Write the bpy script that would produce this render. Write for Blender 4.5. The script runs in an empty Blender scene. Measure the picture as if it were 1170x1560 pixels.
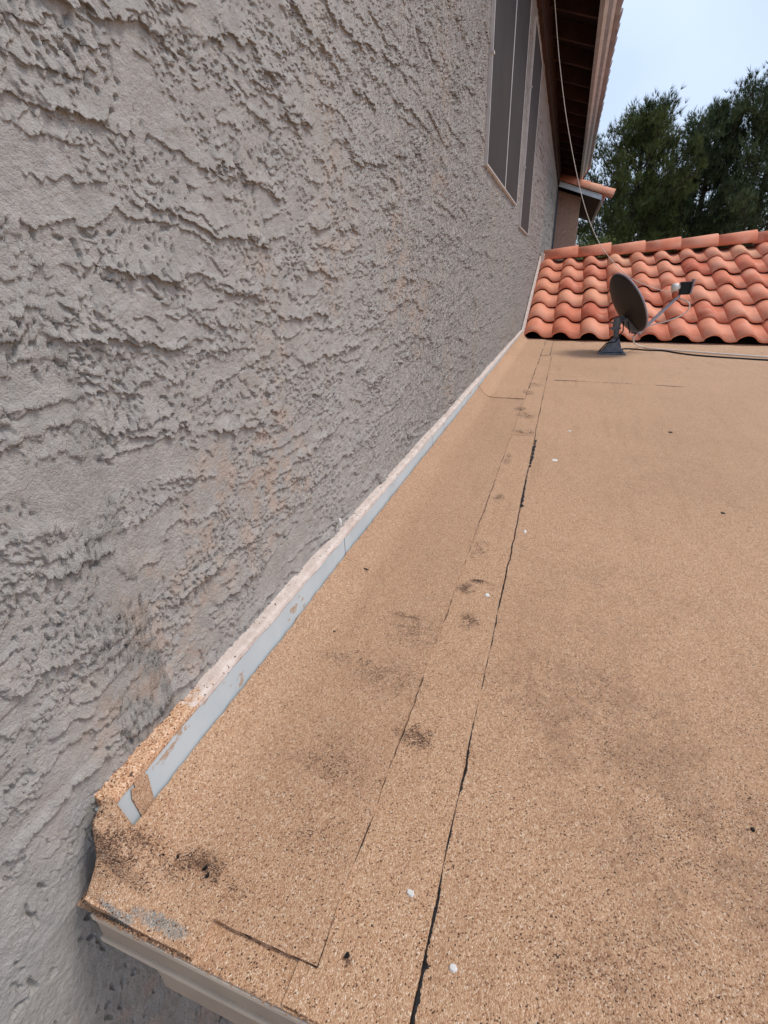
import bpy, bmesh, math, random
import numpy as np
from mathutils import Vector, Matrix
random.seed(7); rng = np.random.default_rng(7)
scene = bpy.context.scene
COL = scene.collection
# ------------------------------------------------------------------ camera
YAW, PITCH, ROLL, FPX = math.radians(-20.03), math.radians(25.42), math.radians(-2.09), 727.6
CAM = np.array([0.46, 0.0, 0.65])
fw = np.array([math.sin(YAW)*math.cos(PITCH), math.cos(YAW)*math.cos(PITCH), -math.sin(PITCH)])
r0 = np.array([math.cos(YAW), -math.sin(YAW), 0.0]); u0 = np.cross(r0, fw)
RT = math.cos(ROLL)*r0 + math.sin(ROLL)*u0
UP = -math.sin(ROLL)*r0 + math.cos(ROLL)*u0
cd = bpy.data.cameras.new('camera'); cam = bpy.data.objects.new('camera', cd); COL.objects.link(cam)
cam.matrix_world = Matrix(((RT[0], UP[0], -fw[0], CAM[0]), (RT[1], UP[1], -fw[1], CAM[1]), (RT[2], UP[2], -fw[2], CAM[2]), (0, 0, 0, 1)))
cd.sensor_fit = 'VERTICAL'; cd.sensor_height = 36; cd.sensor_width = 27; cd.lens = 36*FPX/1560
cd.clip_start = 0.01; cd.clip_end = 2000
scene.camera = cam
# a pixel of the photograph gives a direction; its distance comes from the plane it lies on
def ray(px, py): return fw + RT*(px-585)/FPX - UP*(py-780)/FPX
def on_z(px, py, z=0.0): d = ray(px, py); return CAM + d*(z-CAM[2])/d[2]
def on_y(px, py, y): d = ray(px, py); return CAM + d*(y-CAM[1])/d[1]
def on_x(px, py, x=0.0): d = ray(px, py); return CAM + d*(x-CAM[0])/d[0]
# ------------------------------------------------------------------ world, sun, exposure
SUN_EL, SUN_AZ = math.radians(57), math.radians(64)     # azimuth clockwise from +Y
w = bpy.data.worlds.new('World'); scene.world = w; w.use_nodes = True
nt = w.node_tree; nt.nodes.clear()
out = nt.nodes.new('ShaderNodeOutputWorld'); bg = nt.nodes.new('ShaderNodeBackground')
sky = nt.nodes.new('ShaderNodeTexSky'); sky.sky_type = 'NISHITA'; sky.sun_disc = False
sky.sun_elevation = SUN_EL; sky.sun_rotation = SUN_AZ; sky.air_density = 1.0; sky.dust_density = 2.0; sky.ozone_density = 1.0
# thin even cloud veil: noise-broken pale layer over the blue
tc = nt.nodes.new('ShaderNodeTexCoord'); no = nt.nodes.new('ShaderNodeTexNoise')
no.inputs['Scale'].default_value = 1.6; no.inputs['Detail'].default_value = 4
mr = nt.nodes.new('ShaderNodeMapRange'); mr.inputs[1].default_value = .35; mr.inputs[2].default_value = .68; mr.inputs[3].default_value = .3; mr.inputs[4].default_value = .8
mx = nt.nodes.new('ShaderNodeMix'); mx.data_type = 'RGBA'; mx.inputs[7].default_value = (6.5, 7.7, 9.9, 1)
nt.links.new(tc.outputs['Generated'], no.inputs['Vector']); nt.links.new(no.outputs['Fac'], mr.inputs[0]); nt.links.new(mr.outputs[0], mx.inputs[0])
nt.links.new(sky.outputs[0], mx.inputs[6]); nt.links.new(mx.outputs[2], bg.inputs['Color'])
bg.inputs['Strength'].default_value = 0.1
nt.links.new(bg.outputs[0], out.inputs['Surface'])
sd = bpy.data.lights.new('sun', 'SUN'); sd.energy = 1.5; sd.angle = math.radians(18); sd.color = (1, .955, .89)
sun = bpy.data.objects.new('sun', sd); COL.objects.link(sun)
sdir = Vector((math.sin(SUN_AZ)*math.cos(SUN_EL), math.cos(SUN_AZ)*math.cos(SUN_EL), math.sin(SUN_EL)))
sun.rotation_euler = sdir.to_track_quat('Z', 'Y').to_euler(); sun.location = (3, -2, 8)
vs = scene.view_settings; vs.view_transform = 'Standard'; vs.look = 'None'; vs.gamma = 1; vs.use_curve_mapping = False
vs.exposure = 0.4
scene.render.resolution_x = 768; scene.render.resolution_y = 1024
# ------------------------------------------------------------------ materials
def lin(r, g, b):
    f = lambda c: (c/255/12.92) if c/255 <= .04045 else ((c/255+.055)/1.055)**2.4
    return (f(r), f(g), f(b), 1)
class NT:
    def __init__(s, name, rough=.8, spec=.3, metal=0):
        s.m = bpy.data.materials.new(name); s.m.use_nodes = True; s.t = s.m.node_tree
        s.b = s.t.nodes['Principled BSDF']; s.b.inputs['Roughness'].default_value = rough
        s.b.inputs['Specular IOR Level'].default_value = spec; s.b.inputs['Metallic'].default_value = metal
        s.co = s.t.nodes.new('ShaderNodeTexCoord').outputs['Object']
    def n(s, t, **k):
        x = s.t.nodes.new('ShaderNode'+t)
        for a, v in k.items(): setattr(x, a, v)
        return x
    def put(s, i, v):
        if hasattr(v, 'links'): s.t.links.new(v, i)
        else: i.default_value = v
    def noise(s, scale, detail=3, rough=.55, vec=None, stretch=None):
        x = s.n('TexNoise'); v = vec or s.co
        if stretch:
            mp = s.n('Mapping'); s.put(mp.inputs['Vector'], v); mp.inputs['Scale'].default_value = stretch; v = mp.outputs[0]
        s.put(x.inputs['Vector'], v); x.inputs['Scale'].default_value = scale; x.inputs['Detail'].default_value = detail; x.inputs['Roughness'].default_value = rough
        return x.outputs['Fac']
    def ramp(s, v, a, b, lo=0., hi=1.):
        x = s.n('MapRange', interpolation_type='SMOOTHSTEP'); s.put(x.inputs[0], v); s.put(x.inputs[1], a); s.put(x.inputs[2], b); s.put(x.inputs[3], lo); s.put(x.inputs[4], hi)
        return x.outputs[0]
    def math(s, op, a, b=0., c=None, clamp=False):
        x = s.n('Math', operation=op, use_clamp=clamp); s.put(x.inputs[0], a); s.put(x.inputs[1], b)
        if c is not None: s.put(x.inputs[2], c)
        return x.outputs[0]
    def mix(s, f, a, b, mode='MIX'):
        x = s.n('Mix', data_type='RGBA', blend_type=mode); s.put(x.inputs[0], f); s.put(x.inputs[6], a); s.put(x.inputs[7], b)
        return x.outputs[2]
    def cramp(s, v, stops):
        x = s.n('ValToRGB'); s.put(x.inputs[0], v); e = x.color_ramp.elements
        while len(e) < len(stops): e.new(.5)
        for q, (p, c) in zip(e, stops): q.position = p; q.color = c
        return x.outputs[0]
    def bump(s, h, dist, strength=1.):
        x = s.n('Bump'); s.put(x.inputs['Height'], h); x.inputs['Distance'].default_value = dist; x.inputs['Strength'].default_value = strength
        s.put(s.b.inputs['Normal'], x.outputs[0])
    def color(s, c): s.put(s.b.inputs['Base Color'], c)
def simple(name, c, rough=.7, var=.25, scale=12, spec=.3, metal=0, bumpd=0.0, bscale=80):
    m = NT(name, rough, spec, metal)
    n1 = m.noise(scale, 5, .6)
    dk = tuple(v*(1-var) for v in c[:3])+(1,); lt = tuple(min(1, v*(1+var*.7)) for v in c[:3])+(1,)
    m.color(m.mix(m.ramp(n1, .3, .7), dk, lt))
    if bumpd: m.bump(m.noise(bscale, 4, .6), bumpd)
    return m.m
M = {}
# stucco: one paint, a little tan weathering, fine sand relief
def stucco_mat(name, base, tan, amount):
    m = NT(name, .92, .12)
    big = m.noise(2.2, 4, .6); fine = m.noise(38, 5, .65); sp = m.noise(420, 2)
    c = m.mix(m.ramp(fine, .3, .7), tuple(v*.88 for v in base[:3])+(1,), tuple(v*1.1 for v in base[:3])+(1,))
    st = m.math('MULTIPLY', m.ramp(big, .5, .68), m.ramp(m.noise(24, 5, .7), .42, .62))
    c = m.mix(m.math('MULTIPLY', st, amount), c, tan)
    m.color(c)
    h = m.math('ADD', m.noise(420, 3, .7), m.math('MULTIPLY', m.noise(150, 3), .8))
    sp_ = m.n('SeparateXYZ'); m.put(sp_.inputs[0], m.co)
    far = m.ramp(sp_.outputs[1], .8, 2.6)      # beyond this the mesh no longer carries the crumbs
    cr = m.math('ADD', m.ramp(m.noise(75, 3, .6), .47, .55), m.ramp(m.noise(28, 4, .65), .50, .55, 0, 1.2))
    h = m.math('ADD', h, m.math('MULTIPLY', m.math('MULTIPLY', cr, far), 3.2))
    m.bump(h, .0036, .9)
    return m.m
M['stucco'] = stucco_mat('stucco_taupe', lin(179, 173, 166), lin(196, 170, 150), .65)
M['stucco_tan'] = stucco_mat('stucco_tan', lin(238, 192, 168), lin(236, 188, 160), .3)
# mineral granule cap sheet
STAINS_AND_SHADE = [(.313,.95,.030,.030,1.),(.340,.985,.040,.012,.6),(.338,.829,.030,.035,.65),(.22,.80,.055,.014,.7),(.235,.76,.08,.07,.22),(.31,.515,.040,.028,.9),
          (.318,1.153,.026,.045,.7),(.312,1.10,.02,.03,.5),(.324,1.496,.022,.045,.7),(.31,1.9,.022,.09,.4),(.345,2.3,.08,.05,.45),(.33,2.62,.06,.08,.55),(.29,2.75,.04,.09,.6),(.3,3.2,.05,.1,.5),(.33,3.5,.06,.1,.4),
          (.56,.66,.22,.18,.09),(.72,.50,.24,.16,.08),(.60,.31,.16,.10,.09),(.112,.25,.040,.018,.8),(.15,.236,.035,.016,.55),(.06,.235,.06,.025,.45),(.03,.21,.06,.03,.4),(.319,.222,.008,.007,1.),(.235,.62,.09,.05,.22),(.16,.64,.09,.03,.22),(.2,.42,.09,.06,.16),(.22,.33,.06,.06,.12)]  # wide faint ones at front right are soft shade painted as dark granules
FILM_AND_SHADE = [(.58,.66,.34,.26,.50),(.76,.46,.36,.26,.55),(.62,.29,.26,.15,.55),(.92,.36,.35,.3,.55),(.62,1.02,.36,.3,.26),(1.05,.8,.4,.4,.28),(.2,.45,.16,.12,.22),(.2,.62,.14,.10,.25),(1.5,1.3,.6,.5,.2),(.8,1.9,.5,.5,.15),(.08,.24,.10,.05,.35)]  # dirt film; strong front-right ones paint in the shade of whoever holds the camera
def granule(name, stains_and_shade=True, basep=.03):
    m = NT(name, .95, .1); m.b.inputs['Sheen Weight'].default_value = .12; m.b.inputs['Sheen Tint'].default_value = (1, .85, .72, 1)
    vo = m.n('TexVoronoi', feature='F1'); m.put(vo.inputs['Vector'], m.co); vo.inputs['Scale'].default_value = 640
    sep = m.n('SeparateColor'); m.put(sep.inputs[0], vo.outputs['Color'])
    rnd, rnd2 = sep.outputs[0], sep.outputs[1]
    c = m.cramp(rnd2, [(0, lin(167, 124, 94)), (.3, lin(199, 157, 123)), (.7, lin(212, 172, 138)), (.93, lin(226, 192, 160)), (1, lin(240, 218, 194))])
    big = m.noise(1.3, 4, .6); mid = m.noise(9, 5, .65); cl = m.noise(45, 4, .65)
    p = m.math('ADD', basep, m.math('MULTIPLY', m.ramp(mid, .5, .75), .06))
    p = m.math('ADD', p, m.math('MULTIPLY', m.ramp(cl, .52, .75), .10))
    if stains_and_shade:
        wn = m.n('TexNoise'); m.put(wn.inputs['Vector'], m.co); wn.inputs['Scale'].default_value = 30; wn.inputs['Detail'].default_value = 5; wn.inputs['Roughness'].default_value = .7
        acc = None
        for (x, y, rx, ry, a) in STAINS_AND_SHADE:
            mp = m.n('Mapping', vector_type='TEXTURE'); m.put(mp.inputs['Vector'], m.co); mp.inputs['Location'].default_value = (x, y, 0); mp.inputs['Scale'].default_value = (rx, ry, 1)
            g = m.n('TexGradient', gradient_type='QUADRATIC_SPHERE'); m.put(g.inputs[0], mp.outputs[0])
            v = m.math('MULTIPLY', m.math('POWER', g.outputs['Fac'], .6), min(a*1.6, 1.2))
            acc = v if acc is None else m.math('MAXIMUM', acc, v)
        p = m.math('ADD', p, m.math('MULTIPLY', acc, m.ramp(wn.outputs['Fac'], .42, .58, .08, 1)))
    dark = m.math('LESS_THAN', rnd, p)
    c = m.mix(m.ramp(big, .35, .7, 0, .2), c, lin(168, 134, 106))
    c = m.mix(m.ramp(m.noise(2.2, 5, .6, stretch=(9, .8, 1)), .5, .75, 0, .22), c, lin(158, 122, 94))
    if stains_and_shade:
        c = m.mix(m.math('MULTIPLY', m.math('MINIMUM', acc, .42), m.math('MULTIPLY', m.ramp(wn.outputs['Fac'], .40, .58), m.ramp(m.noise(120, 4, .7), .38, .60, .25, 1))), c, lin(112, 86, 68))
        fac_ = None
        for (x, y, rx, ry, a) in FILM_AND_SHADE:
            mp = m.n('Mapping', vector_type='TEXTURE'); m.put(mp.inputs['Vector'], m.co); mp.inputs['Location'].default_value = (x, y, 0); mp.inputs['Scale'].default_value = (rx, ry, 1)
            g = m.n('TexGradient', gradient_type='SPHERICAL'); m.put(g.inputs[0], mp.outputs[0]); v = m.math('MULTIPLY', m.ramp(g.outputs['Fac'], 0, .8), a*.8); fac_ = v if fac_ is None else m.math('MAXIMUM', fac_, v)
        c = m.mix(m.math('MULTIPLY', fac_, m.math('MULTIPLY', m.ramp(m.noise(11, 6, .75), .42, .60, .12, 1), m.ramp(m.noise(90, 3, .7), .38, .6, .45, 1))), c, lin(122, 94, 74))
        gacc = None
        for (x, y, rx, ry) in ((.105, .182, .055, .018), (.055, .172, .045, .009)):
            mp = m.n('Mapping', vector_type='TEXTURE'); m.put(mp.inputs['Vector'], m.co); mp.inputs['Location'].default_value = (x, y, 0); mp.inputs['Scale'].default_value = (rx, ry, 1)
            g = m.n('TexGradient', gradient_type='QUADRATIC_SPHERE'); m.put(g.inputs[0], mp.outputs[0]); gacc = g.outputs['Fac'] if gacc is None else m.math('MAXIMUM', gacc, g.outputs['Fac'])
        gm_ = m.ramp(m.math('ADD', gacc, m.math('MULTIPLY', m.math('SUBTRACT', wn.outputs['Fac'], .5), 1.6)), .18, .42)
        c = m.mix(m.math('MULTIPLY', m.math('MULTIPLY', gm_, m.ramp(gacc, .0, .08)), m.ramp(rnd, .15, .35, .25, 1)), c, m.mix(rnd2, lin(134, 128, 120), lin(186, 178, 168)))
    oi = m.n('ObjectInfo'); c = m.mix(1., c, m.cramp(oi.outputs['Random'], [(0, (.955, .95, .95, 1)), (1, (1.045, 1.04, 1.03, 1))]), 'MULTIPLY')
    c = m.mix(dark, c, m.mix(m.ramp(rnd2, .2, .8), lin(84, 65, 54), lin(140, 107, 84)))
    m.color(c)
    h = m.math('SUBTRACT', m.math('MULTIPLY', rnd2, .8), m.math('MULTIPLY', vo.outputs['Distance'], 1.2))
    m.bump(h, .0017, .7)
    return m.m
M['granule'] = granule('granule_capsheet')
M['bitumen'] = simple('bitumen', (.012, .010, .010, 1), .6, .5, 90, bumpd=.002, bscale=300)
M['mastic'] = simple('grey_mastic', lin(150, 140, 138), .9, .35, 90, bumpd=.003, bscale=250)
m = NT('painted_flashing', .5, .35)
c = m.mix(m.ramp(m.noise(6, 5, .65, stretch=(1, 1, .4)), .35, .7), lin(200, 208, 209), lin(188, 198, 200))
c = m.mix(m.ramp(m.noise(16, 6, .7, stretch=(1, .6, 1)), .60, .63), c, lin(184, 158, 136)); m.color(c); M['flashing'] = m.m
m = NT('stucco_stop', .9, .15)
c = m.mix(m.ramp(m.noise(30, 5, .65), .35, .65), lin(222, 207, 196), lin(204, 186, 173))
sep = m.n('SeparateXYZ'); m.put(sep.inputs[0], m.co)
near = m.math('ADD', m.ramp(sep.outputs[1], .30, .48, 1, 0), m.math('MULTIPLY', m.math('SUBTRACT', m.noise(60, 4), .5), 1.2))
vo = m.n('TexVoronoi'); m.put(vo.inputs['Vector'], m.co); vo.inputs['Scale'].default_value = 600
s2 = m.n('SeparateColor'); m.put(s2.inputs[0], vo.outputs['Color'])
g = m.cramp(s2.outputs[0], [(0, lin(120, 80, 56)), (.25, lin(196, 146, 110)), (.9, lin(226, 190, 156)), (1, lin(240, 215, 190))])
c = m.mix(m.ramp(near, .3, .6), c, g)
c = m.mix(m.ramp(m.noise(140, 2), .66, .7), c, lin(96, 76, 66)); m.color(c); m.bump(m.noise(200, 4), .002); M['stop'] = m.m
# clay tile, colour differs from tile to tile
def tile_mat(name, a, b, cc, e=(lin(226, 164, 138), lin(184, 102, 80), lin(182, 112, 92), lin(234, 184, 162), lin(232, 178, 142))):
    m = NT(name, .85, .2)
    oi = m.n('ObjectInfo')
    c = m.cramp(oi.outputs['Random'], [(0, cc), (.3, a), (.6, b), (.8, a), (1, e[4] if len(e) > 4 else b)])
    add = m.n('VectorMath', operation='ADD'); m.put(add.inputs[0], m.co); cv = m.n('CombineXYZ'); m.put(cv.inputs[0], m.math('MULTIPLY', oi.outputs['Random'], 37.)); m.put(add.inputs[1], cv.outputs[0])
    n1 = m.noise(5, 5, .65, vec=add.outputs[0]); n2 = m.noise(40, 4, .65, vec=add.outputs[0])
    c = m.mix(m.ramp(n1, .45, .7, 0, .75), c, e[0]); c = m.mix(m.ramp(n1, .5, .25, 0, .55), c, e[1])
    c = m.mix(m.ramp(n2, .55, .75, 0, .4), c, e[2]); c = m.mix(m.ramp(n2, .42, .3, 0, .35), c, e[3])
    m.color(c); m.bump(m.noise(170, 4, .6), .002, .5)
    return m.m
M['tile'] = tile_mat('clay_tile', lin(218, 134, 103), lin(230, 162, 130), lin(194, 104, 78))
M['tile_grey'] = tile_mat('weathered_edge_tile', lin(146, 140, 138), lin(160, 152, 149), lin(134, 126, 124), (lin(166, 152, 146), lin(116, 104, 98), lin(122, 110, 104), lin(172, 160, 154)))
M['underlay'] = simple('black_underlay', (.012, .012, .013, 1), .9)
M['brownwood'] = simple('dark_stained_wood', (.045, .019, .012, 1), .75, .35, 6, bumpd=.001)
M['deckwood'] = simple('roof_deck_wood', (.018, .011, .008, 1), .85, .4, 4)
M['trim_lt'] = simple('beige_trim_paint', lin(226, 236, 242), .6, .1, 8)
M['trim_dk'] = simple('taupe_trim_paint', lin(152, 156, 160), .6, .15, 8)
M['fascia'] = simple('fascia_paint', lin(184, 168, 150), .6, .12, 10, bumpd=.0006, bscale=120)
M['fascia_lt'] = simple('fascia_bead_paint', lin(222, 206, 186), .6, .12, 10)
M['whiteframe'] = simple('window_frame_paint', lin(212, 206, 202), .5, .1, 10)
m = NT('sun_screen', .8, .25); m.color(m.mix(m.ramp(m.noise(3, 3), .3, .7), lin(54, 46, 42), lin(63, 54, 50)))
m.bump(m.noise(900, 1), .0005, .4); M['screen'] = m.m
M['dish_back'] = simple('dish_dark_grey', lin(52, 48, 47), .6, .12, 5)
M['dish_rim'] = simple('dish_light_grey', lin(158, 154, 162), .5, .08, 8)
M['mast'] = simple('mast_grey_metal', lin(104, 108, 114), .55, .3, 25, metal=.2)
M['lnb'] = simple('white_plastic', lin(226, 222, 214), .45, .08, 30)
M['black'] = simple('black_rubber', (.012, .012, .012, 1), .5)
M['cable_w'] = simple('white_cable', lin(226, 216, 204), .5, .08, 30)
M['spot'] = simple('white_paint_spot', lin(225, 222, 216), .7, .1, 60)
M['ground'] = simple('desert_gravel', lin(168, 144, 120), .95, .3, 3, bumpd=.01, bscale=40)
M['bark'] = simple('pine_bark', (.075, .055, .042, 1), .95, .4, 14, bumpd=.02, bscale=20)
def leaf_mat(name, a, b):
    m = NT(name, .7, .2); oi = m.n('NewGeometry')
    c = m.mix(oi.outputs['Random Per Island'], a, b); c = m.mix(m.ramp(m.noise(.9, 3), .4, .65), c, tuple(v*.7 for v in a[:3])+(1,)); m.color(c); return m.m
M['pine'] = leaf_mat('pine_needles', (.066, .092, .027, 1), (.155, .172, .052, 1))
M['pine2'] = leaf_mat('pine_needles_bluish', (.066, .094, .040, 1), (.140, .165, .070, 1))
M['leaf'] = leaf_mat('broad_leaves', (.10, .14, .035, 1), (.22, .25, .075, 1))
# ------------------------------------------------------------------ mesh helpers
def tag(o, label=None, cat=None, group=None, kind=None):
    for k, v in (('label', label), ('category', cat), ('group', group), ('kind', kind)):
        if v: o[k] = v
    return o
def link(name, me, mat, parent=None, smooth=False):
    o = bpy.data.objects.new(name, me); COL.objects.link(o)
    if mat and not me.materials: me.materials.append(mat)
    if smooth: me.polygons.foreach_set('use_smooth', np.ones(len(me.polygons), bool))
    if parent: o.parent = parent
    return o
def empty(name, loc=(0, 0, 0)):
    o = bpy.data.objects.new(name, None); o.location = loc; o.empty_display_size = .1; COL.objects.link(o); return o
def child_world(o, p):           # keep world coordinates of a child built in world space
    o.parent = p; o.matrix_parent_inverse = Matrix.Translation(p.location).inverted(); return o
class MB:
    def __init__(s): s.v = []; s.f = []
    def add(s, vs, fs):
        k = len(s.v); s.v += [tuple(map(float, q)) for q in vs]; s.f += [tuple(i+k for i in f) for f in fs]; return s
    def box(s, a, b):
        x0, y0, z0 = a; x1, y1, z1 = b
        return s.add([(x0,y0,z0),(x1,y0,z0),(x1,y1,z0),(x0,y1,z0),(x0,y0,z1),(x1,y0,z1),(x1,y1,z1),(x0,y1,z1)],
                     [(0,3,2,1),(4,5,6,7),(0,1,5,4),(1,2,6,5),(2,3,7,6),(3,0,4,7)])
    def hexa(s, p): return s.add(p, [(0,3,2,1),(4,5,6,7),(0,1,5,4),(1,2,6,5),(2,3,7,6),(3,0,4,7)])
    def tube(s, pts, r, n=8, cap=True):
        pts = [Vector(p) for p in pts]; rs = r if hasattr(r, '__len__') else [r]*len(pts)
        t0 = (pts[1]-pts[0]).normalized(); a = t0.orthogonal().normalized(); vs = []
        for i, p in enumerate(pts):
            t = (pts[min(i+1, len(pts)-1)]-pts[max(i-1, 0)]).normalized()
            a = (a-t*a.dot(t)).normalized(); b = t.cross(a)
            vs += [p+(a*math.cos(q)+b*math.sin(q))*rs[i] for q in [2*math.pi*k/n for k in range(n)]]
        fs = [(i*n+k, i*n+(k+1) % n, (i+1)*n+(k+1) % n, (i+1)*n+k) for i in range(len(pts)-1) for k in range(n)]
        if cap: fs += [tuple(reversed(range(n))), tuple(range((len(pts)-1)*n, len(pts)*n))]
        return s.add(vs, fs)
    def mesh(s, name):
        me = bpy.data.meshes.new(name); me.from_pydata(s.v, [], s.f); me.update(); return me
    def build(s, name, mat, parent=None, smooth=False, bevel=0):
        me = s.mesh(name)
        if bevel:
            bm = bmesh.new(); bm.from_mesh(me); bmesh.ops.bevel(bm, geom=bm.edges[:], offset=bevel, segments=2, affect='EDGES', profile=.5); bm.to_mesh(me); bm.free()
        o = link(name, me, mat, None, smooth)
        if parent: child_world(o, parent)
        return o
def grid_mesh(name, P):          # P: (n, m, 3) array
    n, m_ = P.shape[:2]
    me = bpy.data.meshes.new(name); me.vertices.add(n*m_); me.vertices.foreach_set('co', P.reshape(-1).astype(np.float32))
    i = np.arange((n-1)*m_).reshape(n-1, m_)[:, :-1]
    q = np.stack([i, i+m_, i+m_+1, i+1], -1).reshape(-1, 4)
    me.loops.add(q.size); me.loops.foreach_set('vertex_index', q.reshape(-1).astype(np.int32))
    me.polygons.add(len(q)); me.polygons.foreach_set('loop_start', np.arange(0, q.size, 4, dtype=np.int32))
    me.polygons.foreach_set('use_smooth', np.ones(len(q), bool)); me.update(calc_edges=True); return me
# gradient noise on numpy arrays
PERM = rng.permutation(256); PERM = np.concatenate([PERM, PERM]); ANG = rng.random(256)*2*np.pi; GX, GY = np.cos(ANG).astype(np.float32), np.sin(ANG).astype(np.float32)
def pn(x, y, s=0):
    x = np.asarray(x, np.float32)+s*17.31; y = np.asarray(y, np.float32)+s*9.77
    xi = np.floor(x); yi = np.floor(y); fx = x-xi; fy = y-yi; xi = xi.astype(np.int64) & 255; yi = yi.astype(np.int64) & 255
    u = fx*fx*fx*(fx*(fx*6-15)+10); v = fy*fy*fy*(fy*(fy*6-15)+10)
    def g(dx, dy): h = PERM[PERM[(xi+dx) & 255]+((yi+dy) & 255)]; return GX[h]*(fx-dx)+GY[h]*(fy-dy)
    a = g(0, 0); a += u*(g(1, 0)-a); b = g(0, 1); b += u*(g(1, 1)-b)
    return (a+v*(b-a))*1.5
def fbm(x, y, o=3, s=0, g=.5):
    r = 0; a = 1
    for k in range(o): r = r+a*pn(x*2**k, y*2**k, s+k*3); a *= g
    return r
def sst(a, b, x): t = np.clip((x-a)/(b-a), 0, 1); return t*t*(3-2*t)
# ================================================================== GROUND
gm = MB().add([(-300,-300,-3.15),(300,-300,-3.15),(300,300,-3.15),(-300,300,-3.15)], [(0,1,2,3)]).build('ground', M['ground']); tag(gm, 'pale desert gravel ground around the house', 'ground', kind='structure')
# ================================================================== HOUSE
house = empty('house', (0, 0, -3.15))
tag(house, 'two storey taupe stucco house wall with screened windows and open rafter eave', 'house')
WALL_TOP, WALL_END = 2.99, 14.0
def stucco(y, z):
    # trowelled lace stucco: flat sandy coat with thin torn, drooping lips, mostly level
    wy = y+.012*fbm(y*11, z*11, 2, 1); wz = z+.012*fbm(y*11, z*11, 2, 5)
    rag = .007*fbm(y*38, z*38, 2, 11, .7)+.0035*fbm(y*130, z*110, 2, 14, .7)
    h = .0018*fbm(y*2.5, z*2.5, 2, 40)+.0006*fbm(y*12, z*16, 2, 41)
    def lips(period, ph0, sy, sz, k, s, tr, pw):
        ph = (wz+rag*k)/period+ph0*pn(y*sy, z*sz, s)+.22*pn(y*sy*4, z*sz*3, s+2)
        fr = ph-np.floor(ph)
        return (1-fr)**pw*sst(0, tr, fr)
    m1 = sst(-.06, .10, fbm(y*4.5, z*9, 2, 23)+.25*pn(y*30, z*30, 24)); lp = .0058*lips(.095, 1.2, 1.3, 2.6, .9, 20, .011, 5.0)*m1
    m2 = sst(-.02, .12, fbm(y*6, z*13, 2, 29)+.3*pn(y*40, z*45, 30)); lp = lp+.0034*lips(.038, 1.2, 2.6, 6.0, .85, 26, .027, 3.6)*m2
    n3 = fbm(wy*26, wz*44, 3, 31, .65); lp = lp+.0022*sst(.24, .265, n3)*sst(.0, .15, pn(y*6, z*8, 33))
    cm = sst(-.02, .22, fbm(y*6, z*10, 2, 36))
    n4 = fbm(wy*110, wz*95, 2, 35, .6); lp = lp+.0020*sst(.25, .29, n4)*cm
    n5 = pn(wy*150, wz*105, 37); h = h-.0042*sst(.36, .42, n5)*sst(.05, .25, pn(y*9, z*12, 38))
    h = h+.0006*fbm(y*230, z*210, 2, 39)
    return h, lp
ys = np.concatenate([np.linspace(-3.0, -.03, 24)[:-1], .46*np.tan(np.linspace(math.atan(-.03/.46), math.atan(WALL_END/.46), 1020))])
tz = np.concatenate([np.linspace(-1, 0, 18)[:-1], np.linspace(0, 1, 880), np.linspace(1, 2, 34)[1:]])
Yg, Tg = np.meshgrid(ys, tz, indexing='ij')
zlo = np.interp(ys, [0, .1, .2, .28, .37], [-.22, -.32, -.52, -.66, -.06])[:, None]; zhi = np.interp(ys, [0, .4, .83, 1.46, 2.8, 4.4, 6.2], [.95, .99, 1.13, 1.36, 1.88, 2.45, 2.95])[:, None]
Zg = np.where(Tg < 0, zlo+(zlo+3.15)*Tg, np.where(Tg > 1, zhi+(WALL_TOP-zhi)*(Tg-1), zlo+(zhi-zlo)*Tg))
Hh, Lp = stucco(Yg, Zg)
# brushed smoother coat under and in front of the eave end, calmer beside the trim
calm = sst(.02, .10, Zg+.55*(np.clip(Yg, -.5, .4)-.22)+.05*fbm(Yg*6, Zg*6, 2, 50))
smooth = .0016*fbm(Yg*9, Zg*12, 2, 52)+.0005*fbm(Yg*90, Zg*50, 2, 58)-.0060*sst(.34, .41, pn(Yg*105, Zg*62, 54))*sst(-.05, .2, pn(Yg*12, Zg*14, 55))+.0008*fbm(Yg*120, Zg*120, 2, 56)
Hh = Hh*calm+smooth*(1-calm); Lp = Lp*(calm*.9+.1)
Xg = Hh+Lp-.006
fade = sst(2.98, 2.85, Zg)*sst(-3.1, -2.9, Zg)
Zg = Zg-.9*Lp*fade; Yg = Yg-.12*Lp*fade     # the wet coat sagged: lips hang over
wall = link('wall', grid_mesh('wall', np.stack([Xg, Yg, Zg], -1)), M['stucco']); wall.data.flip_normals(); child_world(wall, house)
core = MB().box((-5, -3, -3.15), (-.03, WALL_END, 2.98)).build('wall_core', M['stucco'], house)
MB().box((0, .275, -3.15), (6.5, .45, -.11)).build('lower_wall', M['stucco'], house)
MB().box((6.2, .45, -3.15), (6.35, 12.2, -.2)).build('lower_wall', M['stucco'], house)
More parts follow.
